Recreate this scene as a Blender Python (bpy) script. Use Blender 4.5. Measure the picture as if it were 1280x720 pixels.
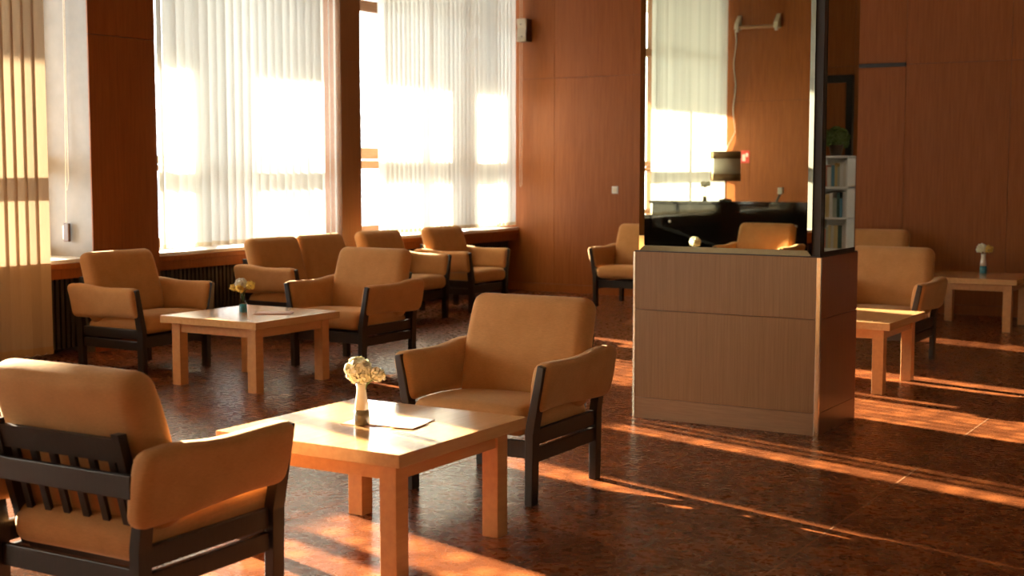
import bpy, bmesh, math, random
from mathutils import Vector, Matrix
random.seed(7)
for o in list(bpy.data.objects): bpy.data.objects.remove(o, do_unlink=True)
SC = bpy.context.scene
COL = SC.collection
PI = math.pi

# ---------------------------------------------------------------- camera
CAM_H = 1.5
cam = bpy.data.cameras.new('camera'); camo = bpy.data.objects.new('camera', cam); COL.objects.link(camo)
cam.sensor_width = 36.0; cam.lens = 47.9
camo.location = (0, 0, CAM_H)
camo.rotation_euler = (PI/2 - math.radians(5.036), 0, math.radians(31.417))
cam.dof.use_dof = True; cam.dof.focus_distance = 6.6; cam.dof.aperture_fstop = 3.2
cam.clip_end = 300
SC.camera = camo

# ---------------------------------------------------------------- sky, sun, exposure
W = bpy.data.worlds.new('sky'); SC.world = W; W.use_nodes = True
bg = W.node_tree.nodes['Background']
bg.inputs['Color'].default_value = (0.93, 0.97, 0.99, 1); bg.inputs['Strength'].default_value = 13.0
SUN_EL = 15.5
sun = bpy.data.lights.new('sun', 'SUN'); suno = bpy.data.objects.new('sun', sun); COL.objects.link(suno)
sun.energy = 70.0; sun.color = (1.0, 0.87, 0.68); sun.angle = math.radians(0.6)
sd = Vector((0.963, -0.27, 0)).normalized()*math.cos(math.radians(SUN_EL)); sd.z = -math.sin(math.radians(SUN_EL))
suno.rotation_euler = sd.to_track_quat('-Z', 'Y').to_euler()
suno.location = (-20, 20, 12)

XW, XG = -8.64, -9.25          # wall line and glazing plane of the window side
YD, YR = 14.3, -6.2            # back wall and rear wall
XR, ZC = 3.2, 4.7
ZT = 4.35                      # top of the windows
ZS = 0.775                     # sill
WINS = [(8.36, 10.855), (11.18, 14.3), (4.0, 7.64), (1.1, 3.7), (-2.75, 0.3), (-6.2, -3.07)]
SC.view_settings.view_transform = 'Standard'; SC.view_settings.look = 'None'
SC.view_settings.exposure = 0.15; SC.view_settings.gamma = 1.0; SC.view_settings.use_curve_mapping = False

# ---------------------------------------------------------------- materials
M = {}
def newmat(name):
    m = bpy.data.materials.new(name); m.use_nodes = True; M[name] = m
    nt = m.node_tree; return m, nt, nt.nodes['Principled BSDF']
def node(nt, t, **kw):
    n = nt.nodes.new(t)
    for k, v in kw.items(): setattr(n, k, v)
    return n
def rgba(c): return (c[0], c[1], c[2], 1)
def plain(name, c, rough=0.5, metal=0.0, spec=0.5, coat=0.0):
    m, nt, b = newmat(name)
    b.inputs['Base Color'].default_value = rgba(c); b.inputs['Roughness'].default_value = rough
    b.inputs['Metallic'].default_value = metal; b.inputs['Specular IOR Level'].default_value = spec
    b.inputs['Coat Weight'].default_value = coat
    return m
def textured(name, c1, c2, scale, nscale=4.0, detail=6, rough=0.45, bump=0.05, spec=0.5, lo=0.3, hi=0.7, rvar=0.0, tiles=None, coords='Object'):
    m, nt, b = newmat(name)
    tc = node(nt, 'ShaderNodeTexCoord'); mp = node(nt, 'ShaderNodeMapping'); mp.inputs['Scale'].default_value = scale
    nt.links.new(tc.outputs[coords], mp.inputs['Vector'])
    # shift the grain from object to object so that pieces of one kind differ
    oi = node(nt, 'ShaderNodeObjectInfo'); cx = node(nt, 'ShaderNodeCombineXYZ')
    mul = node(nt, 'ShaderNodeMath', operation='MULTIPLY'); mul.inputs[1].default_value = 37.0
    nt.links.new(oi.outputs['Random'], mul.inputs[0])
    for k in range(3): nt.links.new(mul.outputs[0], cx.inputs[k])
    nt.links.new(cx.outputs[0], mp.inputs['Location'])
    n = node(nt, 'ShaderNodeTexNoise'); n.inputs['Scale'].default_value = nscale; n.inputs['Detail'].default_value = detail
    n.inputs['Roughness'].default_value = 0.6
    nt.links.new(mp.outputs[0], n.inputs['Vector'])
    cr = node(nt, 'ShaderNodeValToRGB'); e = cr.color_ramp.elements
    e[0].position = lo; e[0].color = rgba(c1); e[1].position = hi; e[1].color = rgba(c2)
    nt.links.new(n.outputs['Fac'], cr.inputs['Fac']); nt.links.new(cr.outputs['Color'], b.inputs['Base Color'])
    b.inputs['Roughness'].default_value = rough; b.inputs['Specular IOR Level'].default_value = spec
    if rvar:
        mr = node(nt, 'ShaderNodeMapRange'); mr.inputs['To Min'].default_value = rough-rvar; mr.inputs['To Max'].default_value = rough+rvar
        nt.links.new(n.outputs['Fac'], mr.inputs['Value']); nt.links.new(mr.outputs[0], b.inputs['Roughness'])
    if bump:
        bp = node(nt, 'ShaderNodeBump'); bp.inputs['Strength'].default_value = bump; bp.inputs['Distance'].default_value = 0.01
        nt.links.new(n.outputs['Fac'], bp.inputs['Height']); nt.links.new(bp.outputs['Normal'], b.inputs['Normal'])
    return m
textured('veneer', (0.255, 0.074, 0.016), (0.335, 0.106, 0.025), (9, 9, 0.5), 5, 6, 0.42, 0.02, 0.2)
textured('pier_veneer', (0.30, 0.155, 0.075), (0.38, 0.20, 0.10), (14, 14, 0.5), 5, 6, 0.32, 0.02, 0.5)
textured('wall_paint', (0.40, 0.31, 0.21), (0.46, 0.36, 0.25), (2, 2, 2), 3, 4, 0.8, 0.02)
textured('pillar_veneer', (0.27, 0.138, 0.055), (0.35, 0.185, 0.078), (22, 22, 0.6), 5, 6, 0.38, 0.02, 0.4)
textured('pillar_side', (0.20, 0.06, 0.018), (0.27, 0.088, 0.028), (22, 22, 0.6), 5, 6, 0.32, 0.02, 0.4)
textured('plinth_wood', (0.30, 0.155, 0.07), (0.40, 0.215, 0.10), (1.5, 22, 22), 4, 6, 0.4, 0.02)
textured('oak', (0.60, 0.270, 0.088), (0.71, 0.345, 0.120), (12, 1.0, 12), 3, 6, 0.33, 0.015, 0.5)
textured('oak_top', (0.62, 0.32, 0.115), (0.74, 0.41, 0.165), (14, 0.9, 14), 3, 6, 0.24, 0.01, 0.5)
M['oak_top'].node_tree.nodes['Principled BSDF'].inputs['Coat Weight'].default_value = 0.5
M['oak_top'].node_tree.nodes['Principled BSDF'].inputs['Coat Roughness'].default_value = 0.12
textured('dark_wood', (0.014, 0.009, 0.006), (0.027, 0.017, 0.011), (20, 20, 2), 5, 5, 0.38, 0.03, 0.5)
textured('frame_wood', (0.23, 0.105, 0.045), (0.33, 0.16, 0.072), (14, 1.0, 14), 5, 5, 0.45, 0.02)
textured('white_paint', (0.15, 0.132, 0.108), (0.19, 0.168, 0.14), (2, 2, 2), 3, 4, 0.55, 0.01)
textured('plaster', (0.60, 0.55, 0.47), (0.66, 0.61, 0.53), (2, 2, 2), 3, 4, 0.8, 0.02)
textured('sill_stone', (0.66, 0.62, 0.55), (0.76, 0.72, 0.66), (4, 4, 4), 6, 5, 0.3, 0.01)
plain('black_trim', (0.012, 0.009, 0.007), 0.35)
plain('black_gloss', (0.004, 0.004, 0.004), 0.06, spec=0.6, coat=0.5)
plain('grille_dark', (0.030, 0.021, 0.014), 0.5)
plain('cream_plastic', (0.72, 0.66, 0.52), 0.4)
plain('white_plastic', (0.78, 0.76, 0.70), 0.4)
plain('brown_plastic', (0.07, 0.035, 0.02), 0.45)
plain('brass', (0.75, 0.56, 0.30), 0.16, 1.0)
plain('pale_metal', (0.80, 0.72, 0.58), 0.22, 1.0)
plain('mirror', (0.54, 0.54, 0.43), 0.0, 1.0)
plain('steel', (0.6, 0.6, 0.58), 0.3, 1.0)
plain('cord_white', (0.75, 0.72, 0.62), 0.6)
plain('sign_red', (0.70, 0.05, 0.03), 0.4)
plain('paper', (0.66, 0.56, 0.48), 0.45)
plain('paper_pink', (0.66, 0.36, 0.25), 0.5)
plain('magazine', (0.50, 0.22, 0.12), 0.4)
plain('petal_cream', (0.96, 0.94, 0.70), 0.7)
plain('petal_yellow', (0.98, 0.76, 0.18), 0.7)
plain('petal_pale', (0.93, 0.94, 0.82), 0.7)
plain('stem_green', (0.10, 0.20, 0.05), 0.6)
plain('leaf_green', (0.10, 0.15, 0.03), 0.5)
plain('teal', (0.03, 0.24, 0.30), 0.2, coat=0.5)
plain('vase_cream', (0.80, 0.74, 0.60), 0.15, coat=0.5)
plain('vase_amber', (0.50, 0.34, 0.16), 0.15, coat=0.5)
plain('vase_olive', (0.20, 0.17, 0.09), 0.2, coat=0.5)
plain('shelf_white', (0.90, 0.90, 0.86), 0.5)
plain('facade', (0.52, 0.54, 0.55), 0.9)
plain('facade_window', (0.30, 0.34, 0.38), 0.3)
plain('asphalt', (0.35, 0.34, 0.32), 0.9)
plain('shade_brown', (0.24, 0.15, 0.07), 0.8)
plain('shade_white', (0.75, 0.72, 0.62), 0.8)
BOOKC = [('beige',(0.62,0.57,0.46)),('cream',(0.74,0.70,0.60)),('blue',(0.12,0.30,0.42)),('dark green',(0.06,0.12,0.10)),('rust red',(0.45,0.12,0.06)),('ochre',(0.62,0.47,0.20)),('white',(0.78,0.76,0.70)),('grey green',(0.42,0.45,0.36))]
for i, (nm, c) in enumerate(BOOKC): plain('book%d' % i, c, 0.6)

def mat_fabric():
    m, nt, b = newmat('fabric')
    tc = node(nt, 'ShaderNodeTexCoord')
    n = node(nt, 'ShaderNodeTexNoise'); n.inputs['Scale'].default_value = 9; n.inputs['Detail'].default_value = 4
    nt.links.new(tc.outputs['Object'], n.inputs['Vector'])
    cr = node(nt, 'ShaderNodeValToRGB'); e = cr.color_ramp.elements
    e[0].position = 0.3; e[0].color = (0.58, 0.262, 0.080, 1); e[1].position = 0.7; e[1].color = (0.66, 0.312, 0.102, 1)
    nt.links.new(n.outputs['Fac'], cr.inputs['Fac'])
    mp = node(nt, 'ShaderNodeMapping'); mp.inputs['Scale'].default_value = (60, 60, 420)
    nt.links.new(tc.outputs['Object'], mp.inputs['Vector'])
    n2 = node(nt, 'ShaderNodeTexNoise'); n2.inputs['Scale'].default_value = 1.0; n2.inputs['Detail'].default_value = 2
    nt.links.new(mp.outputs[0], n2.inputs['Vector'])
    mx = node(nt, 'ShaderNodeMix', data_type='RGBA', blend_type='MULTIPLY'); mx.inputs['Factor'].default_value = 0.35
    nt.links.new(cr.outputs['Color'], mx.inputs['A']); nt.links.new(n2.outputs['Fac'], mx.inputs['B'])
    gn = node(nt, 'ShaderNodeGamma'); gn.inputs['Gamma'].default_value = 0.92
    nt.links.new(mx.outputs['Result'], gn.inputs['Color']); nt.links.new(gn.outputs[0], b.inputs['Base Color'])
    b.inputs['Roughness'].default_value = 0.85; b.inputs['Specular IOR Level'].default_value = 0.25
    b.inputs['Sheen Weight'].default_value = 0.35; b.inputs['Sheen Roughness'].default_value = 0.4
    b.inputs['Sheen Tint'].default_value = (1.0, 0.75, 0.45, 1)
    bp = node(nt, 'ShaderNodeBump'); bp.inputs['Strength'].default_value = 0.12; bp.inputs['Distance'].default_value = 0.003
    nt.links.new(n2.outputs['Fac'], bp.inputs['Height']); nt.links.new(bp.outputs['Normal'], b.inputs['Normal'])
mat_fabric()

def mat_floor():
    m, nt, b = newmat('linoleum')
    g = node(nt, 'ShaderNodeNewGeometry')
    nz = node(nt, 'ShaderNodeTexNoise'); nz.inputs['Scale'].default_value = 6; nz.inputs['Detail'].default_value = 3
    nt.links.new(g.outputs['Position'], nz.inputs['Vector'])
    sc = node(nt, 'ShaderNodeVectorMath', operation='SCALE'); sc.inputs['Scale'].default_value = 0.05
    nt.links.new(nz.outputs['Color'], sc.inputs[0])
    ad = node(nt, 'ShaderNodeVectorMath', operation='ADD')
    nt.links.new(g.outputs['Position'], ad.inputs[0]); nt.links.new(sc.outputs[0], ad.inputs[1])
    v = node(nt, 'ShaderNodeTexVoronoi', feature='SMOOTH_F1'); v.inputs['Smoothness'].default_value = 0.35; v.inputs['Scale'].default_value = 7.0; v.inputs['Randomness'].default_value = 0.9
    nt.links.new(ad.outputs[0], v.inputs['Vector'])
    cr = node(nt, 'ShaderNodeValToRGB'); e = cr.color_ramp.elements
    e[0].position = 0.12; e[0].color = (0.30, 0.086, 0.022, 1); e[1].position = 0.60; e[1].color = (0.135, 0.037, 0.010, 1)
    nt.links.new(v.outputs['Distance'], cr.inputs['Fac'])
    n2 = node(nt, 'ShaderNodeTexNoise'); n2.inputs['Scale'].default_value = 26; n2.inputs['Detail'].default_value = 6
    nt.links.new(g.outputs['Position'], n2.inputs['Vector'])
    mx = node(nt, 'ShaderNodeMix', data_type='RGBA', blend_type='OVERLAY'); mx.inputs['Factor'].default_value = 0.12
    nt.links.new(cr.outputs['Color'], mx.inputs['A']); nt.links.new(n2.outputs['Fac'], mx.inputs['B'])
    nt.links.new(mx.outputs['Result'], b.inputs['Base Color'])
    mr = node(nt, 'ShaderNodeMapRange'); mr.inputs['To Min'].default_value = 0.24; mr.inputs['To Max'].default_value = 0.31
    nt.links.new(n2.outputs['Fac'], mr.inputs['Value']); nt.links.new(mr.outputs[0], b.inputs['Roughness'])
    n3 = node(nt, 'ShaderNodeTexNoise'); n3.inputs['Scale'].default_value = 6; n3.inputs['Detail'].default_value = 1
    nt.links.new(g.outputs['Position'], n3.inputs['Vector'])
    bp = node(nt, 'ShaderNodeBump'); bp.inputs['Strength'].default_value = 0.02; bp.inputs['Distance'].default_value = 0.012
    nt.links.new(n3.outputs['Fac'], bp.inputs['Height']); nt.links.new(bp.outputs['Normal'], b.inputs['Normal'])
    b.inputs['Specular IOR Level'].default_value = 0.5
mat_floor()
plain('seam_filler', (0.34, 0.15, 0.065), 0.35)

def mat_blind(name, c, tr):
    m, nt, b = newmat(name)
    out = nt.nodes['Material Output']; nt.nodes.remove(b)
    tc = node(nt, 'ShaderNodeTexCoord'); mp = node(nt, 'ShaderNodeMapping'); mp.inputs['Scale'].default_value = (40, 40, 2)
    nt.links.new(tc.outputs['Object'], mp.inputs['Vector'])
    n = node(nt, 'ShaderNodeTexNoise'); n.inputs['Scale'].default_value = 4; nt.links.new(mp.outputs[0], n.inputs['Vector'])
    oi = node(nt, 'ShaderNodeObjectInfo')
    mr = node(nt, 'ShaderNodeMapRange'); mr.inputs['To Min'].default_value = 0.84; mr.inputs['To Max'].default_value = 1.0
    nt.links.new(oi.outputs['Random'], mr.inputs['Value'])
    cr = node(nt, 'ShaderNodeValToRGB'); e = cr.color_ramp.elements
    e[0].position = 0.3; e[0].color = rgba([x*0.93 for x in c]); e[1].position = 0.7; e[1].color = rgba(c)
    nt.links.new(n.outputs['Fac'], cr.inputs['Fac'])
    mul = node(nt, 'ShaderNodeVectorMath', operation='SCALE')
    nt.links.new(cr.outputs['Color'], mul.inputs[0]); nt.links.new(mr.outputs[0], mul.inputs['Scale'])
    d = node(nt, 'ShaderNodeBsdfDiffuse'); t = node(nt, 'ShaderNodeBsdfTranslucent'); mix = node(nt, 'ShaderNodeMixShader')
    mix.inputs['Fac'].default_value = tr
    nt.links.new(mul.outputs[0], d.inputs['Color']); nt.links.new(mul.outputs[0], t.inputs['Color'])
    nt.links.new(d.outputs[0], mix.inputs[1]); nt.links.new(t.outputs[0], mix.inputs[2]); nt.links.new(mix.outputs[0], out.inputs['Surface'])
mat_blind('blind_fabric', (0.80, 0.80, 0.75), 0.48)
mat_blind('blind_sheer', (0.84, 0.84, 0.79), 0.56)
mat_blind('blind_hem', (0.70, 0.58, 0.40), 0.35)
mat_blind('blind_tan', (0.55, 0.40, 0.25), 0.12)
mat_blind('tan_hem', (0.56, 0.36, 0.18), 0.12)

def mat_glass(name='glass', tint=(0.97, 0.98, 0.97)):
    m, nt, b = newmat(name)
    out = nt.nodes['Material Output']; nt.nodes.remove(b)
    t = node(nt, 'ShaderNodeBsdfTransparent'); t.inputs['Color'].default_value = rgba(tint)
    g = node(nt, 'ShaderNodeBsdfGlossy'); g.inputs['Roughness'].default_value = 0.02
    lw = node(nt, 'ShaderNodeLayerWeight'); lw.inputs['Blend'].default_value = 0.5
    pw = node(nt, 'ShaderNodeMath', operation='POWER'); pw.inputs[1].default_value = 4.0
    nt.links.new(lw.outputs['Facing'], pw.inputs[0])
    f = node(nt, 'ShaderNodeMath', operation='MULTIPLY_ADD'); f.inputs[1].default_value = 0.6; f.inputs[2].default_value = 0.03
    nt.links.new(pw.outputs[0], f.inputs[0])
    mix = node(nt, 'ShaderNodeMixShader')
    nt.links.new(f.outputs[0], mix.inputs['Fac']); nt.links.new(t.outputs[0], mix.inputs[1]); nt.links.new(g.outputs[0], mix.inputs[2])
    nt.links.new(mix.outputs[0], out.inputs['Surface'])
mat_glass()
mat_glass('vase_glass', (0.90, 0.92, 0.88))

# ---------------------------------------------------------------- mesh helpers
def tag(o, label=None, cat=None, group=None, kind=None):
    if label: o['label'] = label
    if cat: o['category'] = cat
    if group: o['group'] = group
    if kind: o['kind'] = kind
    return o
def obj(name, me, mats, parent=None, loc=None, smooth=False):
    if isinstance(me, bmesh.types.BMesh):
        b = me; me = bpy.data.meshes.new(name); bmesh.ops.recalc_face_normals(b, faces=b.faces); b.to_mesh(me); b.free()
    if not isinstance(mats, (list, tuple)): mats = [mats]
    if len(me.materials) == 0:
        for k in mats: me.materials.append(M[k])
    if smooth:
        for p in me.polygons: p.use_smooth = True
    o = bpy.data.objects.new(name, me); COL.objects.link(o)
    if parent: o.parent = parent
    if loc: o.location = loc
    return o
def empty(name, loc=(0, 0, 0), rz=0.0):
    o = bpy.data.objects.new(name, None); COL.objects.link(o); o.location = loc; o.rotation_euler = (0, 0, rz)
    o.empty_display_size = 0.1
    return o
def copy_tree(o, parent=None):
    c = o.copy(); COL.objects.link(c); c.parent = parent
    for ch in list(o.children): copy_tree(ch, c)
    return c
def bx(b, x0, x1, y0, y1, z0, z1, bevel=0.0, mi=0):
    v = [b.verts.new(p) for p in ((x0,y0,z0),(x1,y0,z0),(x1,y1,z0),(x0,y1,z0),(x0,y0,z1),(x1,y0,z1),(x1,y1,z1),(x0,y1,z1))]
    fs = [b.faces.new([v[i] for i in q]) for q in ((3,2,1,0),(4,5,6,7),(0,1,5,4),(1,2,6,5),(2,3,7,6),(3,0,4,7))]
    for f in fs: f.material_index = mi
    if bevel > 0:
        es = list({e for f in fs for e in f.edges})
        bmesh.ops.bevel(b, geom=es, offset=bevel, segments=2, affect='EDGES', profile=0.5)
def box(name, x0, x1, y0, y1, z0, z1, mat, parent=None, bevel=0.0):
    b = bmesh.new(); bx(b, x0, x1, y0, y1, z0, z1, bevel); return obj(name, b, mat, parent)
def prism(pts, axis, a0, a1, bevel=0.0):
    """extrude a closed 2-D outline along an axis ('x': pts are (y,z); 'y': (x,z); 'z': (x,y))"""
    b = bmesh.new()
    def P(p, a): return {'x': (a, p[0], p[1]), 'y': (p[0], a, p[1]), 'z': (p[0], p[1], a)}[axis]
    A = [b.verts.new(P(p, a0)) for p in pts]; B = [b.verts.new(P(p, a1)) for p in pts]
    b.faces.new(A); b.faces.new(B[::-1])
    n = len(pts)
    for i in range(n): b.faces.new((A[i], A[(i+1) % n], B[(i+1) % n], B[i]))
    if bevel: bmesh.ops.bevel(b, geom=list(b.edges), offset=bevel, segments=2, affect='EDGES', profile=0.5)
    return b
def rbox(hx, hy, hz, r, seg=4, mid=6, deform=None):
    """rounded box centred on the origin; deform maps a point to a point"""
    def axis(h, rr):
        c = [-h + rr*(1-math.cos(PI/2*i/seg)) for i in range(seg)]
        n = mid; inner = [-(h-rr) + 2*(h-rr)*i/n for i in range(n+1)]
        return c + inner + [-x for x in c[::-1]]
    rx, ry, rz = (min(r, hx), min(r, hy), min(r, hz))
    ax = [axis(hx, rx), axis(hy, ry), axis(hz, rz)]
    hs = (hx, hy, hz); rs = (rx, ry, rz)
    b = bmesh.new(); cache = {}
    def vert(p):
        key = tuple(round(x, 6) for x in p)
        if key in cache: return cache[key]
        q = []; inn = []
        for k in range(3):
            i = max(-(hs[k]-rs[k]), min(hs[k]-rs[k], p[k])); inn.append(i); q.append((p[k]-i)/rs[k] if rs[k] > 0 else 0)
        d = Vector(q); d = d.normalized() if d.length > 0 else d
        w = Vector([inn[k] + d[k]*rs[k] for k in range(3)])
        if deform: w = Vector(deform(w))
        cache[key] = b.verts.new(w); return cache[key]
    for k in range(3):
        u, w = (k+1) % 3, (k+2) % 3
        for s in (-1, 1):
            for i in range(len(ax[u])-1):
                for j in range(len(ax[w])-1):
                    ps = []
                    for (di, dj) in ((0,0),(1,0),(1,1),(0,1)):
                        p = [0, 0, 0]; p[k] = s*hs[k]; p[u] = ax[u][i+di]; p[w] = ax[w][j+dj]; ps.append(vert(p))
                    if s < 0: ps = ps[::-1]
                    if len(set(ps)) == 4:
                        try: b.faces.new(ps)
                        except ValueError: pass
    return b
def tube(path, r, n=8, close=True):
    b = bmesh.new(); rings = []
    path = [Vector(p) for p in path]
    for i, p in enumerate(path):
        t = (path[min(i+1, len(path)-1)] - path[max(i-1, 0)]).normalized()
        a = t.orthogonal().normalized() if abs(t.z) < 0.99 else Vector((1, 0, 0))
        if abs(t.z) < 0.99: a = t.cross(Vector((0, 0, 1))).normalized()
        c = t.cross(a).normalized()
        rr = r[i] if isinstance(r, (list, tuple)) else r
        rings.append([b.verts.new(p + (a*math.cos(2*PI*k/n) + c*math.sin(2*PI*k/n))*rr) for k in range(n)])
    for i in range(len(rings)-1):
        for k in range(n): b.faces.new((rings[i][k], rings[i][(k+1) % n], rings[i+1][(k+1) % n], rings[i+1][k]))
    b.faces.new(rings[0][::-1]); b.faces.new(rings[-1])
    return b
def lathe(prof, n=20):
    b = bmesh.new(); rings = []
    for (r, z) in prof: rings.append([b.verts.new((r*math.cos(2*PI*k/n), r*math.sin(2*PI*k/n), z)) for k in range(n)])
    for i in range(len(rings)-1):
        for k in range(n): b.faces.new((rings[i][k], rings[i][(k+1) % n], rings[i+1][(k+1) % n], rings[i+1][k]))
    b.faces.new(rings[0][::-1]); b.faces.new(rings[-1])
    return b
def lerp(a, b, t): return a + (b-a)*t

# ================================================================ THE SETTING
# ---- floor: sheets of linoleum along the room, thin filled seams between them
floor = box('floor', XG-0.15, XR+0.1, YR-0.1, YD+0.1, -0.12, -0.004, 'seam_filler'); tag(floor, kind='structure')
SEAMS = [XG-0.15, -7.86, -5.83, -3.80, -1.77, 0.26, 2.29, XR+0.1]
for i in range(len(SEAMS)-1):
    box('linoleum_sheet', SEAMS[i]+0.004, SEAMS[i+1]-0.004, YR-0.1, YD+0.1, -0.004, 0.0, 'linoleum', floor)
for x in SEAMS[1:-1]: box('seam_weld', x-0.0042, x+0.0042, YR, YD, -0.003, 0.0008, 'seam_filler', floor)
ceiling = box('ceiling', XG-0.15, XR+0.1, YR-0.1, YD+0.1, ZC, ZC+0.15, 'wall_paint'); tag(ceiling, kind='structure')

# ---- panelled walls
ZJ = 2.57                         # horizontal joint of the veneer panels
def panel_wall(name, axis, at, inward, cuts, z0=0.10, holes=()):
    """backing slab with single veneer panels proud of it; axis is the direction the wall runs in"""
    lo, hi = cuts[0], cuts[-1]
    a, b_ = (at, at - inward*0.14)
    p0, p1 = (at + inward*0.0, at + inward*0.012)
    def mk(nm, u0, u1, d0, d1, za, zb, mat, par=None, bev=0.0):
        d0, d1 = min(d0, d1), max(d0, d1)
        if axis == 'x': return box(nm, u0, u1, d0, d1, za, zb, mat, par, bev)
        return box(nm, d0, d1, u0, u1, za, zb, mat, par, bev)
    w = mk(name, lo, hi, a, b_, -0.1, ZC, 'black_trim'); tag(w, kind='structure')
    for i in range(len(cuts)-1):
        for (za, zb) in ((z0, ZJ), (ZJ, ZC)):
            if any(h[0] <= cuts[i]+1e-3 and h[1] >= cuts[i+1]-1e-3 and za < 1 for h in holes): continue
            mk('veneer_panel', cuts[i]+0.0012, cuts[i+1]-0.0012, p0, p1, za+0.0015, zb-0.0015, 'veneer', w, 0.001)
    return w, mk
cuts = [XG-0.15] + [-8.14 + 1.0475*k for k in range(0, 8)]
cuts += [-0.46, 0.62, 1.67, 2.72, XR+0.1]
cuts = sorted(set(round(c, 4) for c in cuts))
wall_back, mkb = panel_wall('wall_back', 'x', YD+0.012, -1, cuts)
bb = box('baseboard_back', XG, XR, YD-0.012, YD+0.012, 0, 0.10, 'veneer', None, 0.002); tag(bb, kind='structure')
tr1 = box('trim_1', -5.0, -3.95, YD-0.035, YD+0.001, 2.548, 2.588, 'black_trim', None, 0.003); tag(tr1, kind='structure')
wall_front, _ = panel_wall('wall_front', 'x', YR-0.012, 1, [XG-0.15, -8.25] + [-8.25 + 1.0475*k for k in range(1, 11)] + [XR+0.1])
bf = box('baseboard_front', XG, XR, YR-0.012, YR+0.012, 0, 0.10, 'veneer', None, 0.002); tag(bf, kind='structure')
wall_right = box('wall_right', XR, XR+0.14, YR-0.1, YD+0.1, -0.1, ZC, 'plaster'); tag(wall_right, kind='structure')
# dark framed door in the back wall (met only in the pillar's side mirror)
d1 = empty('door_1', (0.08, YD, 0)); tag(d1, kind='structure')
box('door_frame', -0.54, -0.47, -0.06, 0.0, 0, 2.48, 'black_trim', d1, 0.004)
box('door_frame', 0.47, 0.54, -0.06, 0.0, 0, 2.48, 'black_trim', d1, 0.004)
box('door_head', -0.47, 0.47, -0.06, 0.0, 2.40, 2.48, 'black_trim', d1, 0.004)
dl = box('door_leaf', -0.47, 0.47, -0.035, -0.004, 0.01, 2.40, 'veneer', d1, 0.002)
box('door_handle', 0.36, 0.44, -0.085, -0.035, 1.02, 1.05, 'steel', dl, 0.006)

# ---- window wall: piers, parapet, lintel
wl = empty('wall_left', (XW, 4, 0)); tag(wl, kind='structure')
def wbox(nm, x0, x1, y0, y1, z0, z1, mat, bev=0.0, par=None):
    return box(nm, x0-XW, x1-XW, y0-4, y1-4, z0, z1, mat, par or wl, bev)
XO = XG-0.15
wbox('lintel', XO, XW, YR, YD, ZT, ZC, 'veneer')
wbox('parapet', XO, XG+0.06, YR, YD, -0.1, ZS-0.04, 'plaster')
PIERS = [(7.64, 8.36), (10.855, 11.18), (3.7, 4.0), (0.3, 1.1), (-3.07, -2.75)]
for (a, b_) in PIERS:
    wbox('pier', XO, XW-0.012, a, b_, 0, ZT, 'white_paint' if b_-a > 0.5 else 'frame_wood')
    for (za, zb) in ((0.0, ZJ), (ZJ, ZT)):
        wbox('veneer_panel', XW-0.012, XW, a, b_, za+0.002, zb-0.002, 'veneer' if b_-a > 0.5 else 'pier_veneer', 0.0015)

# ---- windows: frames, rails, panes; sills and aprons
def window(idx, y0, y1, rail, posts):
    w = empty('window_%d' % idx, (XG, y0, ZS)); tag(w, kind='structure')
    def fb(nm, x0, x1, a, b_, z0, z1, mat='frame_wood', bev=0.003): return box(nm, x0-XG, x1-XG, a-y0, b_-y0, z0-ZS, z1-ZS, mat, w, bev)
    x0, x1 = XG-0.05, XG+0.04
    fb('frame_rail', x0, x1, y0, y1, ZS, ZS+0.09); fb('frame_rail', x0, x1, y0, y1, 3.20, 3.32); fb('frame_rail', x0, x1, y0, y1, ZT-0.10, ZT)
    fb('frame_stile', x0, x1, y0, y0+0.07, ZS+0.09, ZT-0.10); fb('frame_stile', x0, x1, y1-0.07, y1, ZS+0.09, ZT-0.10)
    xs = [y0+0.07]
    for (c, wd) in posts:
        fb('frame_stile', x0, x1, c-wd/2, c+wd/2, ZS+0.09, ZT-0.10); xs += [c-wd/2, c+wd/2]
    xs.append(y1-0.07)
    for k in range(0, len(xs), 2):
        a, b_ = xs[k], xs[k+1]
        z0, z1 = rail
        fb('cross_rail', x0, x1, a, b_, z0, lerp(z0, z1, 0.40)); fb('cross_rail', x0+0.01, x1+0.012, a, b_, lerp(z0, z1, 0.46), z1)
        fb('pane', XG-0.004, XG+0.004, a, b_, ZS+0.09, z0, 'glass', 0); fb('pane', XG-0.004, XG+0.004, a, b_, z1, 3.20, 'glass', 0); fb('pane', XG-0.004, XG+0.004, a, b_, 3.32, ZT-0.10, 'glass', 0)
    s = box('trim_%d' % (idx*2), XG+0.04, XW, y0, y1, ZS-0.03, ZS, 'sill_stone', None, 0.002); tag(s, kind='structure')
    s2 = box('trim_%d' % (idx*2+1), XW-0.035, XW+0.012, y0+0.002, y1-0.002, ZS-0.075, ZS-0.031, 'veneer', None, 0.004); tag(s2, kind='structure')
    box('apron_board', XW-0.05, XW-0.02, y0+0.002, y1-0.002, ZS-0.155, ZS-0.077, 'veneer', s2, 0.002)
    # slatted radiator screen in the niche below the sill
    b = bmesh.new()
    n = int((y1-y0)/0.05)
    for k in range(n): bx(b, XW-0.16, XW-0.13, y0+0.01+k*0.05, y0+0.01+k*0.05+0.03, 0.05, ZS-0.06)
    g = obj('radiator_screen', b, 'grille_dark', s2); tag(g, kind='stuff')
    b = bmesh.new()
    for z in (0.06, 0.34, 0.60): bx(b, XW-0.19, XW-0.16, y0+0.005, y1-0.005, z, z+0.05)
    obj('screen_batten', b, 'grille_dark', s2)
RAIL1 = (1.45, 1.60)
window(1, 8.36, 10.855, (1.475, 1.615), [(9.62, 0.10)])
window(2, 11.18, 14.3, (1.49, 1.72), [(12.54, 0.12), (13.30, 0.50)])
window(3, 4.0, 7.64, RAIL1, [(5.8, 0.12)])
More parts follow.
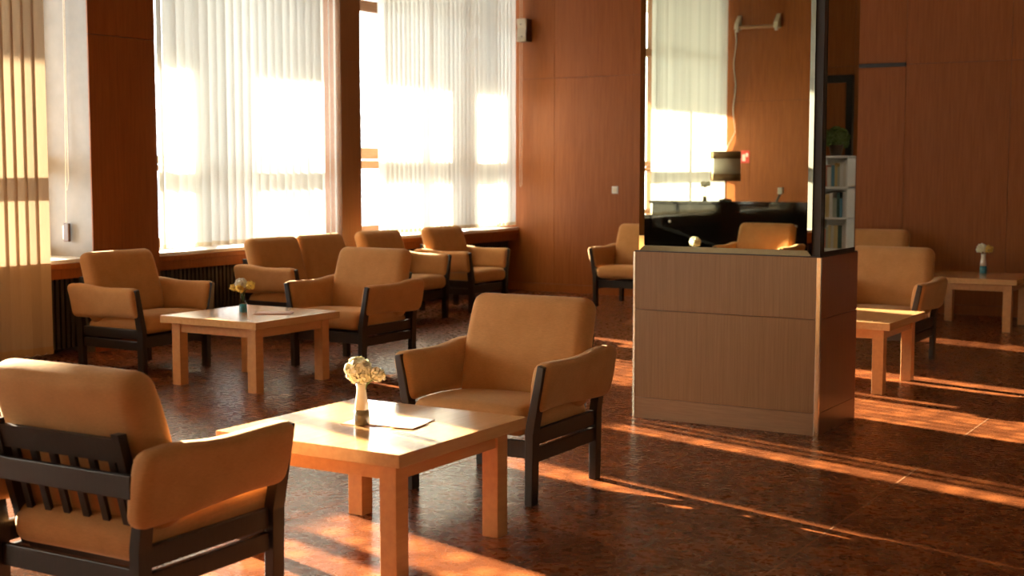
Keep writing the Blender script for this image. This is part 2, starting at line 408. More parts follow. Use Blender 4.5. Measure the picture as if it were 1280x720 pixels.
window(4, 1.1, 3.7, RAIL1, [(2.4, 0.12)])
window(5, -2.75, 0.3, RAIL1, [(-1.2, 0.12)])
window(6, -6.2, -3.07, RAIL1, [(-4.6, 0.12)])

# ---- outside: canopy over the windows, ground, pale buildings across the street
can = box('roof_canopy', -16.02, XO, YR-3, YD+9, 4.45, 4.7, 'plaster'); tag(can, 'pale concrete canopy running above the windows outside', 'canopy')
tp = empty('added_shade_pillar', (-12.5, 10.27, -4.5)); tag(tp, 'wide pale pillar added outside the left window to shade part of its blind', 'pillar')  # unseen pillar, added to keep the sun off part of the left blind
box('shaft', -0.15, 0.15, -0.38, 0.38, 0, 8.9, 'plaster', tp, 0.01); box('capital', -0.22, 0.22, -0.45, 0.45, 8.9, 8.95, 'plaster', tp, 0.005)
gr = box('ground_outside', -120, XO-0.01, -60, 110, -4.7, -4.5, 'asphalt'); tag(gr, kind='structure')
def building(x, y0, y1, z1, label, fl=3.0, step=3.2):
    e = empty('building', (x, (y0+y1)/2, -4.5)); tag(e, label, 'building')
    yc = (y0+y1)/2
    box('wall', -8, 0, y0-yc, y1-yc, 0, z1+4.5, 'facade', e); box('roof', -8.3, 0.3, y0-yc-0.3, y1-yc+0.3, z1+4.5, z1+4.8, 'facade', e)
    me = None
    z = 1.0
    while z < z1+4.5-1.8:
        y = y0+1.2
        while y < y1-2:
            f = box('window_frame', 0.0, 0.06, y-yc, y-yc+1.7, z, z+1.6, 'shelf_white', e) if me is None else bpy.data.objects.new('window_frame', me[0])
            if me is None:
                p = box('pane', 0.05, 0.07, y-yc+0.1, y-yc+1.6, z+0.1, z+1.5, 'facade_window', f); me = (f.data, p.data, y, z)
            else:
                COL.objects.link(f); f.parent = e; f.location = (0, y-me[2], z-me[3])
                p = bpy.data.objects.new('pane', me[1]); COL.objects.link(p); p.parent = f
            y += step
        z += fl
building(-46, 26, 54, 3.0, 'long pale building across the street, seen past the right blind')
building(-52, 56, 88, 4.6, 'taller pale building farther along the street')
building(-44, 0, 22, 2.2, 'low pale building opposite the left windows')

# ================================================================ MIRRORED PILLAR
PX0, PY0, PWD, PDP, PH = -3.619, 7.325, 1.150, 0.677, 1.003
pil = empty('mirrored_pillar', (PX0+PWD/2, PY0+PDP/2, 0)); tag(pil, 'square pillar clad in brown veneer below and tall mirrors above', 'pillar')
def pb(nm, x0, x1, y0, y1, z0, z1, mat, bev=0.0, par=None):
    return box(nm, x0-PX0-PWD/2, x1-PX0-PWD/2, y0-PY0-PDP/2, y1-PY0-PDP/2, z0, z1, mat, par or pil, bev)
X0, X1, Y0, Y1 = PX0, PX0+PWD, PY0, PY0+PDP
pb('core', X0+0.02, X1-0.02, Y0+0.02, Y1-0.02, 0, PH-0.002, 'black_trim')
for (za, zb, mt) in ((0.0, 0.125, 'plinth_wood'), (0.127, 0.655, 'pillar_veneer'), (0.658, PH, 'pillar_veneer')):
    pb('front_panel', X0+0.012, X1-0.022, Y0, Y0+0.02, za, zb, mt, 0.001)
    pb('back_panel', X0+0.022, X1-0.022, Y1-0.02, Y1, za, zb, mt, 0.001)
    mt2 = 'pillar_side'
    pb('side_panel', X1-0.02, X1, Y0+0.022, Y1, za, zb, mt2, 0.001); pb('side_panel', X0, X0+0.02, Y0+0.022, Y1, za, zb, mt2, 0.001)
pb('corner_strip', X1-0.021, X1+0.003, Y0-0.003, Y0+0.021, 0, PH, 'pale_metal', 0.001)
pb('corner_strip', X0-0.003, X0+0.0115, Y0-0.003, Y0+0.021, 0, PH, 'pale_metal', 0.001)
pb('top_ledge', X0+0.003, X1-0.003, Y0+0.003, Y1-0.003, PH, PH+0.006, 'dark_wood')
# upper shaft: black core, silvered panels with sloping bright edge strips
ux0, ux1, uy0, uy1 = X0+0.025, X1-0.012, Y0+0.022, Y1-0.022
pb('mirror_core', ux0, ux1, uy0, uy1, PH+0.006, ZC, 'black_trim')
def sloped_frame(nm, axis, u0, u1, z0, z1, base, out, wdt, dep):
    """four strips round a mirror that slope inwards like a shallow tray"""
    res = []
    def P(u, d, z):
        x, y = (u, d) if axis == 'x' else (d, u)
        return (x-PX0-PWD/2, y-PY0-PDP/2, z)
    d_lo, d_hi = base, base + out*dep
    quads = [((u0,z0),(u1,z0),(u1-wdt,z0+wdt),(u0+wdt,z0+wdt)), ((u0,z1),(u0+wdt,z1-wdt),(u1-wdt,z1-wdt),(u1,z1)),
             ((u0,z0),(u0+wdt,z0+wdt),(u0+wdt,z1-wdt),(u0,z1)), ((u1,z0),(u1,z1),(u1-wdt,z1-wdt),(u1-wdt,z0+wdt))]
    for q in quads:
        b = bmesh.new(); v = []
        outer = {(u0,z0),(u1,z0),(u1,z1),(u0,z1)}
        for p in q: v.append(b.verts.new(P(p[0], d_hi if p in outer else d_lo+out*0.001, p[1])))
        w = [b.verts.new(P(p[0], base - out*0.004, p[1])) for p in q]
        b.faces.new(v); b.faces.new(w[::-1])
        for i in range(4): b.faces.new((v[i], v[(i+1) % 4], w[(i+1) % 4], w[i]))
        res.append(obj(nm, b, 'mirror', pil))
    return res
mf = pb('mirror_panel', ux0+0.006, ux1-0.045, uy0-0.006, uy0, PH+0.008, ZC, 'mirror')
sloped_frame('mirror_edge', 'x', ux0+0.004, ux1-0.044, PH+0.007, ZC-0.01, uy0-0.006, -1, 0.03, 0.008)
ms = pb('mirror_panel', ux1, ux1+0.006, uy0+0.05, uy1-0.02, PH+0.03, ZC, 'mirror')

# ================================================================ FURNITURE BUILDERS
def make_seat(n):
    """dark slatted wooden frame with loose cushions, facing -Y; n seats side by side"""
    g = 0.66*(n-1); hw = 0.32+g/2          # leg half spacing
    r = empty('armchair' if n == 1 else 'settee')
    for s in (-1, 1):
        def sx(x): return s*(x+g/2)
        # front leg: upright below the seat, splayed outwards above it
        pts = [(sx(0.300),0),(sx(0.340),0),(sx(0.345),0.33),(sx(0.400),0.628),(sx(0.366),0.636),(sx(0.303),0.34)]
        obj('front_leg', prism(pts, 'y', -0.352, -0.292, 0.004), 'dark_wood', r)
        pts = [(sx(0.300),0),(sx(0.340),0),(sx(0.343),0.33),(sx(0.380),0.600),(sx(0.345),0.605),(sx(0.303),0.34)]
        obj('rear_leg', prism(pts, 'y', 0.275, 0.330, 0.004), 'dark_wood', r)
        a, b_ = sorted((sx(0.306), sx(0.332)))
        box('side_rail', a, b_, -0.285, 0.275, 0.268, 0.338, 'dark_wood', r, 0.004)
        box('side_rail', a, b_, -0.285, 0.275, 0.188, 0.254, 'dark_wood', r, 0.004)
        # arm rail hidden in the padding
        b = bmesh.new(); bx(b, -0.012, 0.012, -0.287, 0.28, -0.03, 0.03, 0.003)
        o = obj('arm_rail', b, 'dark_wood', r, (sx(0.362), 0, 0.555))
        # padded arm draped over the rail: saddle shaped, hangs down on both sides
        L = 0.345
        def dfa(p, s=s):
            t = (p.y+L)/(2*L)                      # 0 front, 1 rear
            top = 0.004*math.cos(PI*2*t) + 0.016*math.exp(-((t-0.80)/0.20)**2)
            bot = 0.008*math.sin(PI*t*1.7) - 0.006*t
            u = (p.z+0.112)/0.224
            z = p.z + lerp(bot, top, u)
            th = 1.0 - 0.30*(1-u)*(0.6+0.4*math.sin(PI*t)) + 0.06*math.exp(-((t-0.82)/0.2)**2)
            x = p.x*th + 0.006*math.sin(6*p.y+2*p.z*9)
            x += s*0.19*p.z                        # leans outwards like the front leg
            return (x, p.y, z)
        b = rbox(0.049, L, 0.112, 0.040, 4, 8, dfa)
        obj('arm_cushion', b, 'fabric', r, (sx(0.361), 0.008, 0.529), True)
    box('front_rail', -hw+0.02, hw-0.02, -0.312, -0.290, 0.205, 0.285, 'dark_wood', r, 0.004)
    box('rear_rail', -hw+0.02, hw-0.02, 0.285, 0.307, 0.195, 0.270, 'dark_wood', r, 0.004)
    box('cross_board', -hw-0.018, hw+0.018, 0.331, 0.353, 0.500, 0.575, 'dark_wood', r, 0.004)
    # leaning ladder back: stiles, slats, top rail
    zb, yb, zt, yt = 0.275, 0.215, 0.665, 0.318
    def lean(b, x0, x1, th, z0, z1, d=0.0):
        k = (yt-yb)/(zt-zb)
        vs = []
        for z in (z0, z1):
            y = yb + k*(z-zb) + d
            for (x, yy) in ((x0, y), (x1, y), (x1, y+th), (x0, y+th)): vs.append(b.verts.new((x, yy, z)))
        for q in ((3,2,1,0),(4,5,6,7),(0,1,5,4),(1,2,6,5),(2,3,7,6),(3,0,4,7)): b.faces.new([vs[i] for i in q])
    for s in (-1, 1):
        b = bmesh.new(); x = s*(hw-0.045); lean(b, x-0.016, x+0.016, 0.035, zb-0.02, zt+0.03, -0.008); obj('back_stile', b, 'dark_wood', r)
    ns = 6 if n == 1 else 12
    x0 = -hw+0.10; x1 = hw-0.10
    for k in range(ns):
        b = bmesh.new(); x = lerp(x0, x1, k/(ns-1)); lean(b, x-0.014, x+0.014, 0.014, zb-0.01, zt-0.06); obj('back_slat', b, 'dark_wood', r)
    b = bmesh.new(); lean(b, -hw+0.06, hw-0.06, 0.024, zt-0.065, zt+0.012, -0.004); obj('top_rail', b, 'dark_wood', r)
    b = bmesh.new(); lean(b, -hw+0.06, hw-0.06, 0.024, zb-0.03, zb+0.03, -0.002); obj('bottom_rail', b, 'dark_wood', r)
    # cushions
    def dfs(p):
        u = p.y/0.32
        z = p.z + 0.012*(1-(p.x/0.3)**2)*(1 if p.z > 0 else 0.2) - 0.045*(u+1)/2 + 0.012*math.cos(u*2.2)
        return (p.x*(1+0.01*math.cos(u*3)), p.y, z)
    def dfb(p):
        th = 1.0 + 0.12*(1-(p.x/0.34)**2) - 0.10*max(0, p.z/0.26)**3
        w = 1.0 - 0.025*(p.z/0.26)
        return (p.x*w, p.y*th + 0.018*(p.z/0.26)**2, p.z)
    for k in range(n):
        cx = -g/2 + 0.66*k
        obj('seat_cushion', rbox(0.305 if n == 1 else 0.325, 0.325, 0.066, 0.056, 5, 7, dfs), 'fabric', r, (cx, -0.045, 0.378), True)
        o = obj('back_cushion', rbox(0.338 if n == 1 else 0.329, 0.070, 0.262, 0.062, 5, 7, dfb), 'fabric', r, (cx, 0.205, 0.628), True)
        o.rotation_euler = (-math.radians(15), 0, 0)
    return r
CHAIR_G = 'padded armchairs of the lounge'
chairs = [  # x, y, heading (0 faces the camera side -Y), label
    (-3.365, 5.455, 0.02, 'tan padded armchair behind the nearest table, beside the mirrored pillar'),
    (-3.430, 3.190, PI+0.02, 'tan armchair seen from behind in the near left corner, showing its slatted back'),
    (-7.650, 7.225, PI/2, 'tan armchair left of the middle table, standing before the wide brown pier'),
    (-6.440, 8.230, 0.0, 'tan armchair on the far side of the middle table, turned to the camera'),
    (-7.980, 10.930, PI/2, 'tan armchair with its back to the narrow pier between the two windows'),
    (-7.980, 12.060, PI/2, 'tan armchair nearest the room corner, under the right window'),
    (-6.610, 13.420, 0.0, 'tan armchair against the back wall, half hidden by the left edge of the pillar'),
    (-3.045, 10.500, 0.0, 'tan armchair just right of the pillar, behind the small table there'),
    (-4.060, 13.520, 0.0, 'tan armchair at the back wall right of the pillar, only its top showing'),
    (-5.560, 0.300, PI, 'tan armchair met only as a reflection in the front mirror'),
]
ch0 = make_seat(1)
for i, (x, y, a, lab) in enumerate(chairs):
    o = ch0 if i == 0 else copy_tree(ch0)
    o.location = (x, y, 0); o.rotation_euler = (0, 0, a)
    tag(o, lab, 'armchair', CHAIR_G)
st = make_seat(2); st.location = (-7.97, 9.66, 0); st.rotation_euler = (0, 0, PI/2)
tag(st, 'tan two-seat settee with two back cushions under the left window', 'settee')

def make_table():
    r = empty('coffee_table'); S = 0.439; h = 0.486
    box('table_top', -S, S, -S, S, h-0.050, h, 'oak_top', r, 0.003)
    i = 0.055; L = 0.076
    for sx in (-1, 1):
        for sy in (-1, 1):
            xa, xb = sorted((sx*(S-i), sx*(S-i-L))); ya, yb = sorted((sy*(S-i), sy*(S-i-L)))
            box('leg', xa, xb, ya, yb, 0, h-0.0505, 'oak', r, 0.003)
    e = S-i-L; f = S-i-0.012
    box('apron', -e, e, -f, -f+0.02, h-0.115, h-0.0505, 'oak', r, 0.001); box('apron', -e, e, f-0.02, f, h-0.115, h-0.0505, 'oak', r, 0.001)
    box('apron', -f, -f+0.02, -e, e, h-0.115, h-0.0505, 'oak', r, 0.001); box('apron', f-0.02, f, -e, e, h-0.115, h-0.0505, 'oak', r, 0.001)
    return r
TZ = 0.486
tables = [(-3.259, 4.289, 'square oak coffee table nearest the camera, with a cream flower and papers'),
          (-6.514, 7.156, 'square oak coffee table in the middle left, with a blue-bottomed vase'),
          (-2.944, 9.281, 'square oak coffee table directly right of the pillar, cut off by it'),
          (-2.944, 13.313, 'square oak coffee table at the far right by the back wall'),
          (-5.80, 1.35, 'square oak coffee table behind the camera, before the reflected armchair')]
t0 = make_table()
for i, (x, y, lab) in enumerate(tables):
    o = t0 if i == 0 else copy_tree(t0)
    o.location = (x, y, 0); tag(o, lab, 'table', 'square oak coffee tables')

# ---------------------------------------------------------------- vases with flowers
def petals(b, c, rad, n, size, seed, up=0.3):
    rnd = random.Random(seed); c = Vector(c)
    for k in range(n):
        z = lerp(-up, 1.0, (k+0.5)/n); ph = k*2.39996
        d = Vector((math.cos(ph)*math.sqrt(max(0, 1-z*z)), math.sin(ph)*math.sqrt(max(0, 1-z*z)), z))
        rr = rad*(0.75+0.3*rnd.random())
        t = d.orthogonal().normalized(); t.rotate(Matrix.Rotation(rnd.uniform(0, 6.28), 3, d)); u = d.cross(t)
        s = size*(0.8+0.4*rnd.random()); tip = c + d*rr
        p = [c + d*rr*0.25, tip - t*s + u*s*0.25, tip + d*s*0.35 + u*s*0.5, tip + t*s + u*s*0.25, tip - u*s*0.35]
        v = [b.verts.new(q) for q in p]
        b.faces.new((v[0], v[1], v[4])); b.faces.new((v[0], v[4], v[3])); b.faces.new((v[1], v[2], v[4])); b.faces.new((v[4], v[2], v[3]))
def vase(x, y, z, h, style, label, heads):
    r = empty('flower_vase', (x, y, z)); tag(r, label, 'vase')
    w = h*0.19
    lo = [(w*0.93, 0), (w, h*0.03), (w*0.98, h*0.22), (w*0.90, h*0.38)]
    hi = [(w*0.90, h*0.381), (w*0.78, h*0.60), (w*0.62, h*0.80), (w*0.60, h*0.88), (w*0.70, h), (w*0.60, h), (w*0.5, h*0.86)]
    obj('vase_base', lathe(lo), style[0], r, None, True); obj('vase_neck', lathe(hi), style[1], r, None, True)
    for k, (dx, dy, dz, rad, n, size, mat) in enumerate(heads):
        b = bmesh.new(); petals(b, (dx, dy, h+dz), rad, n, size, k+int(h*1000), 0.75)
        hd = obj('flower_head', b, mat, r)
        obj('stem', tube([(0, 0, h*0.5), (dx*0.3, dy*0.3, h*0.98), (dx, dy, h+dz)], 0.0025, 6), 'stem_green', hd)
vase(-3.286, 4.238, TZ, 0.165, ('vase_olive', 'vase_cream'), 'pale slender vase with a big cream carnation on the nearest table',
     [(-0.01, 0, 0.048, 0.056, 190, 0.015, 'petal_cream'), (0.075, 0.01, 0.038, 0.030, 34, 0.014, 'petal_cream'), (0.03, -0.01, 0.06, 0.02, 24, 0.010, 'petal_pale')])
vase(-6.606, 7.175, TZ, 0.155, ('teal', 'vase_glass'), 'small glass vase with blue base and yellow flowers on the middle table',
     [(-0.02, 0, 0.045, 0.042, 110, 0.014, 'petal_pale'), (0.055, 0.02, 0.035, 0.032, 30, 0.015, 'petal_yellow'), (-0.07, -0.02, 0.015, 0.028, 26, 0.014, 'petal_yellow'), (0.0, -0.03, 0.015, 0.03, 30, 0.014, 'petal_yellow')])
vase(-2.965, 13.60, TZ, 0.185, ('teal', 'vase_cream'), 'slim vase with teal base and yellow blooms on the far right table',
     [(-0.02, 0, 0.05, 0.048, 90, 0.016, 'petal_cream'), (0.05, 0, 0.045, 0.04, 40, 0.016, 'petal_yellow')])
vase(-5.98, 1.10, TZ, 0.165, ('vase_amber', 'vase_cream'), 'cream vase with a pale yellow bloom, seen only in the mirror',
     [(0, 0, 0.05, 0.06, 130, 0.016, 'petal_cream')])
# ---------------------------------------------------------------- papers
def leaflet(x, y, z, w, d, rz, parts, name, label, cat):
    r = empty(name, (x, y, z), rz); tag(r, label, cat)
    for k, (x0, x1, y0, y1, z0, z1, m, nm) in enumerate(parts): box(nm, x0, x1, y0, y1, z0, z1, m, r, 0.0005)
leaflet(-3.225, 4.33, TZ, 0.3, 0.2, 0.15, [(-0.16, 0.0, -0.10, 0.06, 0, 0.002, 'paper_pink', 'sheet'), (-0.02, 0.15, -0.08, 0.12, 0.002, 0.004, 'paper', 'sheet'),
        (0.06, 0.16, -0.10, 0.04, 0.004, 0.0055, 'paper_pink', 'printed_panel')], 'leaflet', 'pale pink and white leaflets lying under the cream flower vase', 'leaflet')
leaflet(-6.36, 7.22, TZ, 0.3, 0.2, 0.55, [(-0.13, 0.13, -0.08, 0.08, 0, 0.004, 'magazine', 'cover'), (-0.127, 0.127, -0.077, 0.077, 0.004, 0.007, 'paper_pink', 'page')], 'magazine', 'thin reddish magazine on the middle table beside the blue vase', 'magazine')
leaflet(-3.05, 9.36, TZ, 0.2, 0.1, 0.1, [(-0.08, 0.08, -0.035, 0.035, 0, 0.006, 'brown_plastic', 'cover')], 'notepad', 'small dark pad on the table right of the pillar', 'notepad')

# ================================================================ VERTICAL BLINDS
def slat_mesh(name, w, h, hem, mats, bend=0.008):
    b = bmesh.new(); n = 5
    rows = [0, hem, hem+0.001, h]
    grid = []
    for z in rows:
        k = 1.15 if z <= hem else 1.0
        grid.append([b.verts.new((bend*(1-(2*i/(n-1)-1)**2)*k, (i/(n-1)-0.5)*w*(1.02 if z <= hem else 1), z)) for i in range(n)])
    for j in range(3):
        for i in range(n-1):
            f = b.faces.new((grid[j][i], grid[j][i+1], grid[j+1][i+1], grid[j+1][i])); f.material_index = 1 if j == 0 else 0
    me = bpy.data.meshes.new(name); b.to_mesh(me); b.free()
    for m in mats: me.materials.append(M[m])
    for p in me.polygons: p.use_smooth = True
    return me
def blind(label, y0, y1, z0, z1, spec, mats, x=-8.665, hem=0.035):
    r = empty('vertical_blind', (x, (y0+y1)/2, z0)); tag(r, label, 'blind', 'vertical window blinds')
    box('head_rail', -0.02, 0.03, y0-(y0+y1)/2, y1-(y0+y1)/2, z1-z0, z1-z0+0.04, 'cream_plastic', r, 0.003)
    me = slat_mesh('slat', 0.127, z1-z0, hem, mats)
    pts = []
    for (y, ang, dz) in spec:
        o = bpy.data.objects.new('slat', me); COL.objects.link(o); o.parent = r
        o.location = (0, y-(y0+y1)/2, dz); o.rotation_euler = (0, 0, -math.radians(ang)); pts.append((0.0, y-(y0+y1)/2, dz))
    path = []
    for k, p in enumerate(pts):
        path.append((0.012, p[1], p[2]+0.012))
        if k < len(pts)-1:
            q = pts[k+1]; path.append((0.012, (p[1]+q[1])/2, (p[2]+q[2])/2 - 0.012))
    obj('bead_chain', tube(path, 0.0018, 5), 'cord_white', r)
    return r
rj = lambda a: random.uniform(-a, a)
# left window: slats nearly closed, a few turned open at both ends
spec = []
y = 8.43; k = 0
while y < 10.42:
    a, st = (97+rj(4), 0.110)                # turned edge-on to the low sun
    if k < 4: a, st = (112, 66, 60, 70)[k], (0.12, 0.10, 0.10, 0.10)[k]
    spec.append((y, a, rj(0.004))); y += st; k += 1
for (y, a) in ((10.50, 85), (10.60, -52), (10.70, -40), (10.79, -46)): spec.append((y, a, rj(0.006)))
blind('cream vertical blind hanging over the left window, right slats turned open', 8.37, 10.85, ZS+0.035, ZT+0.04, spec, ['blind_fabric', 'blind_hem'])
# right window: drawn clear of the pier, slats closed
spec = []
y = 11.60; k = 0
while y < 14.24:
    a = 22+rj(4)
    if abs(y-12.45) < 0.05 or 13.42 < y < 13.80: a = 82
    spec.append((y, a, rj(0.003))); y += 0.083; k += 1
blind('sheer white vertical blind over the right window beside the back wall', 11.54, 14.28, ZS+0.035, ZT+0.04, spec, ['blind_sheer', 'blind_hem'])
# near window at the left edge: long tan slats reaching the floor
spec = []
y = 6.05
while y < 7.20: spec.append((y, 10+rj(4), rj(0.006))); y += 0.096
blind('floor-length tan vertical blind at the left edge of the picture', 5.98, 7.22, 0.055, ZT+0.04, spec, ['blind_tan', 'tan_hem'], x=-8.60, hem=0.06)
def closed(y0, y1, st=0.1, a0=12):
    s = []; y = y0
    while y < y1: s.append((y, a0+rj(5), rj(0.004))); y += st
    return s
blind('cream vertical blind over the window left of the camera', 1.15, 3.65, ZS+0.035, ZT+0.04, closed(2.9, 3.62, 0.04, 75), ['blind_fabric', 'blind_hem'])
blind('cream vertical blind over the window behind the camera', -2.7, 0.25, ZS+0.035, ZT+0.04, closed(-2.65, 0.2, 0.1, 12), ['blind_fabric', 'blind_hem'])
blind('white vertical blind of the rear corner window, seen in the mirror', -6.15, -3.40, ZS+0.035, ZT+0.04, closed(-6.1, -3.45, 0.09, -18), ['blind_sheer', 'blind_hem'])

# pull cord with dark weight beside the wide pier; bead loop by the corner
pc = empty('blind_cord', (-8.90, 7.60, 0.9)); tag(pc, 'pale pull cord with a dark weight hanging beside the wide pier', 'cord')
obj('cord', tube([(0.05, 0, 3.4), (0.02, 0, 1.2), (0.0, 0, 0.45), (-0.005, 0, 0.13)], 0.003, 6), 'cord_white', pc)
obj('cord', tube([(0.06, 0.005, 3.4), (0.03, 0.005, 1.2), (0.03, 0.003, 0.5), (0.012, 0, 0.42)], 0.003, 6), 'cord_white', pc)
box('weight', -0.03, 0.03, -0.014, 0.014, 0.0, 0.15, 'brown_plastic', pc, 0.006)
box('weight_plate', -0.045, -0.0305, -0.008, 0.008, 0.02, 0.13, 'white_plastic', pc, 0.003)
bl = tube([(-8.60, 14.265, 4.3), (-8.60, 14.262, 1.35), (-8.592, 14.255, 1.28), (-8.58, 14.255, 1.27), (-8.57, 14.26, 1.30), (-8.57, 14.262, 4.3)], 0.0025, 6)
o = obj('bead_loop', bl, 'cord_white'); tag(o, 'thin white bead loop hanging in the corner beside the right blind', 'cord')

# ================================================================ WALL FITTINGS
sp = empty('wall_speaker', (-8.52, YD, 3.01)); tag(sp, 'small wall speaker with wavy cream front, high in the corner', 'speaker')
box('body', -0.06, 0.066, -0.12, 0.0, 0.0, 0.27, 'brown_plastic', sp, 0.006)
b = bmesh.new(); n = 12; rows = []
for i in range(n+1):
    z = 0.27*i/n; d = -0.128 - 0.022*math.cos(2*PI*z/0.27+0.6); s = 0.008*math.sin(2*PI*z/0.27+2.6)
    rows.append([b.verts.new(p) for p in ((-0.066+s, -0.1205, z), (-0.066+s, d, z), (0.058+s, d, z), (0.058+s, -0.1205, z))])
for i in range(n):
    for k in range(4): b.faces.new((rows[i][k], rows[i][(k+1) % 4], rows[i+1][(k+1) % 4], rows[i+1][k]))
b.faces.new(rows[0]); b.faces.new(rows[-1][::-1])
fr = obj('front_cover', b, 'cream_plastic', sp, None, False)
for z in (0.06, 0.10, 0.205):
    d = -0.128 - 0.022*math.cos(2*PI*z/0.27+0.6)
    b = lathe([(0.008, 0), (0.008, 0.006), (0.004, 0.008)], 10); o = obj('button', b, 'brown_plastic', fr, (-0.004, d+0.002, z)); o.rotation_euler = (PI/2, 0, 0)
ol = empty('light_switch', (-7.317, YD, 1.20)); tag(ol, 'white switch plate on the back wall left of the pillar', 'switch')
box('plate', -0.04, 0.04, -0.010, 0.0, 0, 0.085, 'white_plastic', ol, 0.003); box('rocker', -0.022, 0.022, -0.016, -0.010, 0.02, 0.065, 'cream_plastic', ol, 0.002)

# ================================================================ SEEN ONLY IN THE MIRRORS
# glossy black counter with lamp, vase and handset; rod, cable, sign on the rear wall
ct = empty('counter', (-7.25, -3.1, 0)); tag(ct, 'long glossy black counter reflected in the front mirror', 'counter')
box('front_board', -1.13, 1.15, -0.28, -0.02+0.28, 0.02, 1.0, 'black_gloss', ct, 0.006)
box('worktop', -1.16, 1.18, -0.34, 0.30, 1.0, 1.045, 'black_gloss', ct, 0.006)
box('side_shelf', -1.38, -1.165, -0.30, 0.26, 0.02, 0.84, 'black_gloss', ct, 0.006)
for (x, z) in ((-0.85, 0.75), (1.0, 0.72), (-1.28, 0.74)):
    o = obj('bolt', lathe([(0.02, 0), (0.02, 0.008), (0.008, 0.014)], 12), 'steel', ct, (x, 0.262, z)); o.rotation_euler = (-PI/2, 0, 0)
lp = empty('lamp', (-7.42, -3.2, 1.045)); tag(lp, 'lamp with brown and white banded drum shade on the black counter', 'lamp')
obj('base', lathe([(0.09, 0), (0.09, 0.015), (0.02, 0.03)], 24), 'black_trim', lp, None, True)
obj('pole', tube([(0, 0, 0.028), (0, 0, 0.45)], 0.012, 10), 'black_trim', lp)
sh = obj('shade', lathe([(0.205, 0.375), (0.205, 0.585), (0.20, 0.585), (0.20, 0.375)], 32), 'shade_white', lp, None, True)
for (za, zb) in ((0.275, 0.374), (0.586, 0.685)):
    obj('shade_band', lathe([(0.208, za), (0.208, zb), (0.20, zb), (0.20, za)], 32), 'shade_brown', sh, None, True)
vase(-7.68, -3.08, 1.045, 0.16, ('vase_olive', 'vase_glass'), 'dark little vase with pale flowers on the black counter',
     [(-0.02, 0, 0.06, 0.05, 60, 0.016, 'petal_pale'), (0.05, 0, 0.07, 0.04, 40, 0.016, 'petal_pale')])
hs = empty('handset', (-6.58, -3.1, 1.045)); tag(hs, 'small pale handset on a stand at the right of the counter', 'handset')
obj('stand', tube([(-0.05, 0, 0.0), (0.0, 0, 0.10)], 0.018, 8), 'black_trim', hs)
box('receiver', -0.03, 0.04, -0.03, 0.03, 0.10, 0.19, 'white_plastic', hs, 0.01)
rd = empty('wall_rack', (-8.13, YR, 3.74)); tag(rd, 'wooden rod on two pale brackets high on the rear wall', 'rack')
obj('rod', tube([(-0.30, 0.10, 0.0), (0.30, 0.10, 0.0)], 0.028, 10), 'plinth_wood', rd)
for s in (-1, 1):
    b = prism([(0.001, -0.03), (0.15, -0.03), (0.13, 0.06), (0.001, 0.20)], 'x', s*0.33-0.035, s*0.33+0.035, 0.004); obj('bracket', b, 'cream_plastic', rd)
    obj('knob', lathe([(0.025, 0), (0.025, 0.03), (0.01, 0.04)], 12), 'white_plastic', rd, (s*0.33, 0.10, -0.071))
cb = obj('cable', tube([(-8.52 + 0.02*math.sin(k*1.1) + (0.0 if k < 14 else -0.05*(k-13)), YR+0.03, 3.70-0.125*k) for k in range(18)], 0.008, 6), 'cord_white')
tag(cb, 'white cable hanging down from the rack on the rear wall', 'cable')
sg = empty('sign', (-8.33, YR, 1.58)); tag(sg, 'small red square sign with a white mark on the rear wall', 'sign')
box('plate', -0.075, 0.075, 0.001, 0.008, 0, 0.20, 'sign_red', sg, 0.001)
box('white_mark', -0.05, 0.005, 0.008, 0.010, 0.03, 0.14, 'white_plastic', sg); box('white_mark', 0.015, 0.05, 0.008, 0.010, 0.10, 0.16, 'white_plastic', sg)
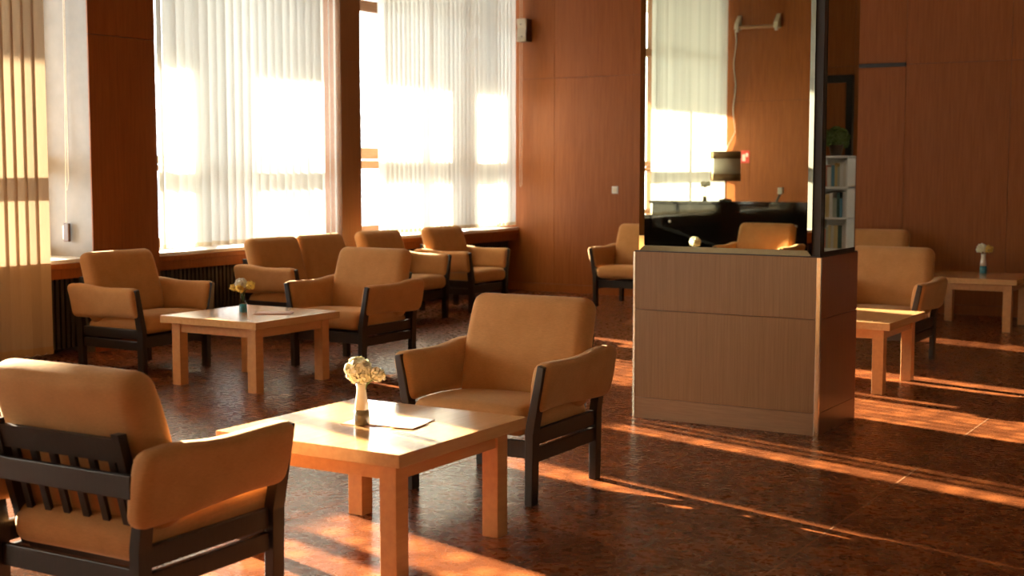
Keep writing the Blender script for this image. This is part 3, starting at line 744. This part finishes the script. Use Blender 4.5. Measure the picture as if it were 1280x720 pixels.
# bookshelf by the door
bs = empty('bookshelf', (-0.13, 13.86, 0)); tag(bs, 'white open bookshelf reflected in the side mirror of the pillar', 'bookshelf')
SW = 0.45; SD = 0.13
for x in (-SW, -SW+0.3, -SW+0.6, SW-0.0): box('upright', x-0.009, x+0.009, -SD, SD, 0, 1.615, 'shelf_white', bs, 0.001)
ROWS = [0.02, 0.34, 0.66, 0.98, 1.30, 1.615]
for z in ROWS: box('shelf_board', -SW-0.009, SW+0.009, -SD-0.002, SD, z-0.010, z+0.010, 'shelf_white', bs, 0.001)
box('back_board', -SW, SW, SD, SD+0.006, 0, 1.62, 'shelf_white', bs)
rb = random.Random(3)
ORD = 'first second third fourth fifth sixth seventh eighth ninth tenth eleventh twelfth thirteenth fourteenth fifteenth sixteenth seventeenth eighteenth nineteenth twentieth'.split()
BW = {}
for ri, z in enumerate(ROWS[1:5]):
    cnt = 0
    for c0 in (-SW, -SW+0.3):
        x = c0+0.02; c1 = c0+0.28 if c0 < 0.1 else SW-0.02
        while x < c1-0.05:
            t = rb.choice((0.022, 0.028, 0.034, 0.042)); h = rb.choice((0.20, 0.22, 0.24, 0.26)); mi = rb.choice((0, 1, 1, 6, 6, 2, 3, 4, 5, 7))
            e = empty('book', (bs.location.x+x+t/2, 13.85, z+0.010))
            box('cover', -t/2, t/2, -0.09, 0.07, 0, h, 'book%d' % mi, e, 0.001); box('pages', -t/2+0.003, t/2-0.003, -0.085, 0.0715, h, h+0.001, 'paper', e)
            cnt += 1
            tag(e, '%s book, %s from the left on the %s row of the white bookshelf' % (BOOKC[mi][0], ORD[cnt-1], ('lowest filled', 'second lowest', 'second highest', 'top')[ri]), 'book', 'books on the white shelf')
            x += t+0.002
            if rb.random() < 0.10: x += 0.03
pp = empty('potted_plant', (-0.42, 13.86, 1.626)); tag(pp, 'bushy green plant in a pot on top of the white bookshelf', 'plant')
obj('pot', lathe([(0.055, 0), (0.075, 0.10), (0.08, 0.12), (0.06, 0.115)], 20), 'brown_plastic', pp, None, True)
b = bmesh.new(); petals(b, (0, 0, 0.17), 0.13, 160, 0.035, 5, 0.5); obj('foliage', b, 'leaf_green', pp)
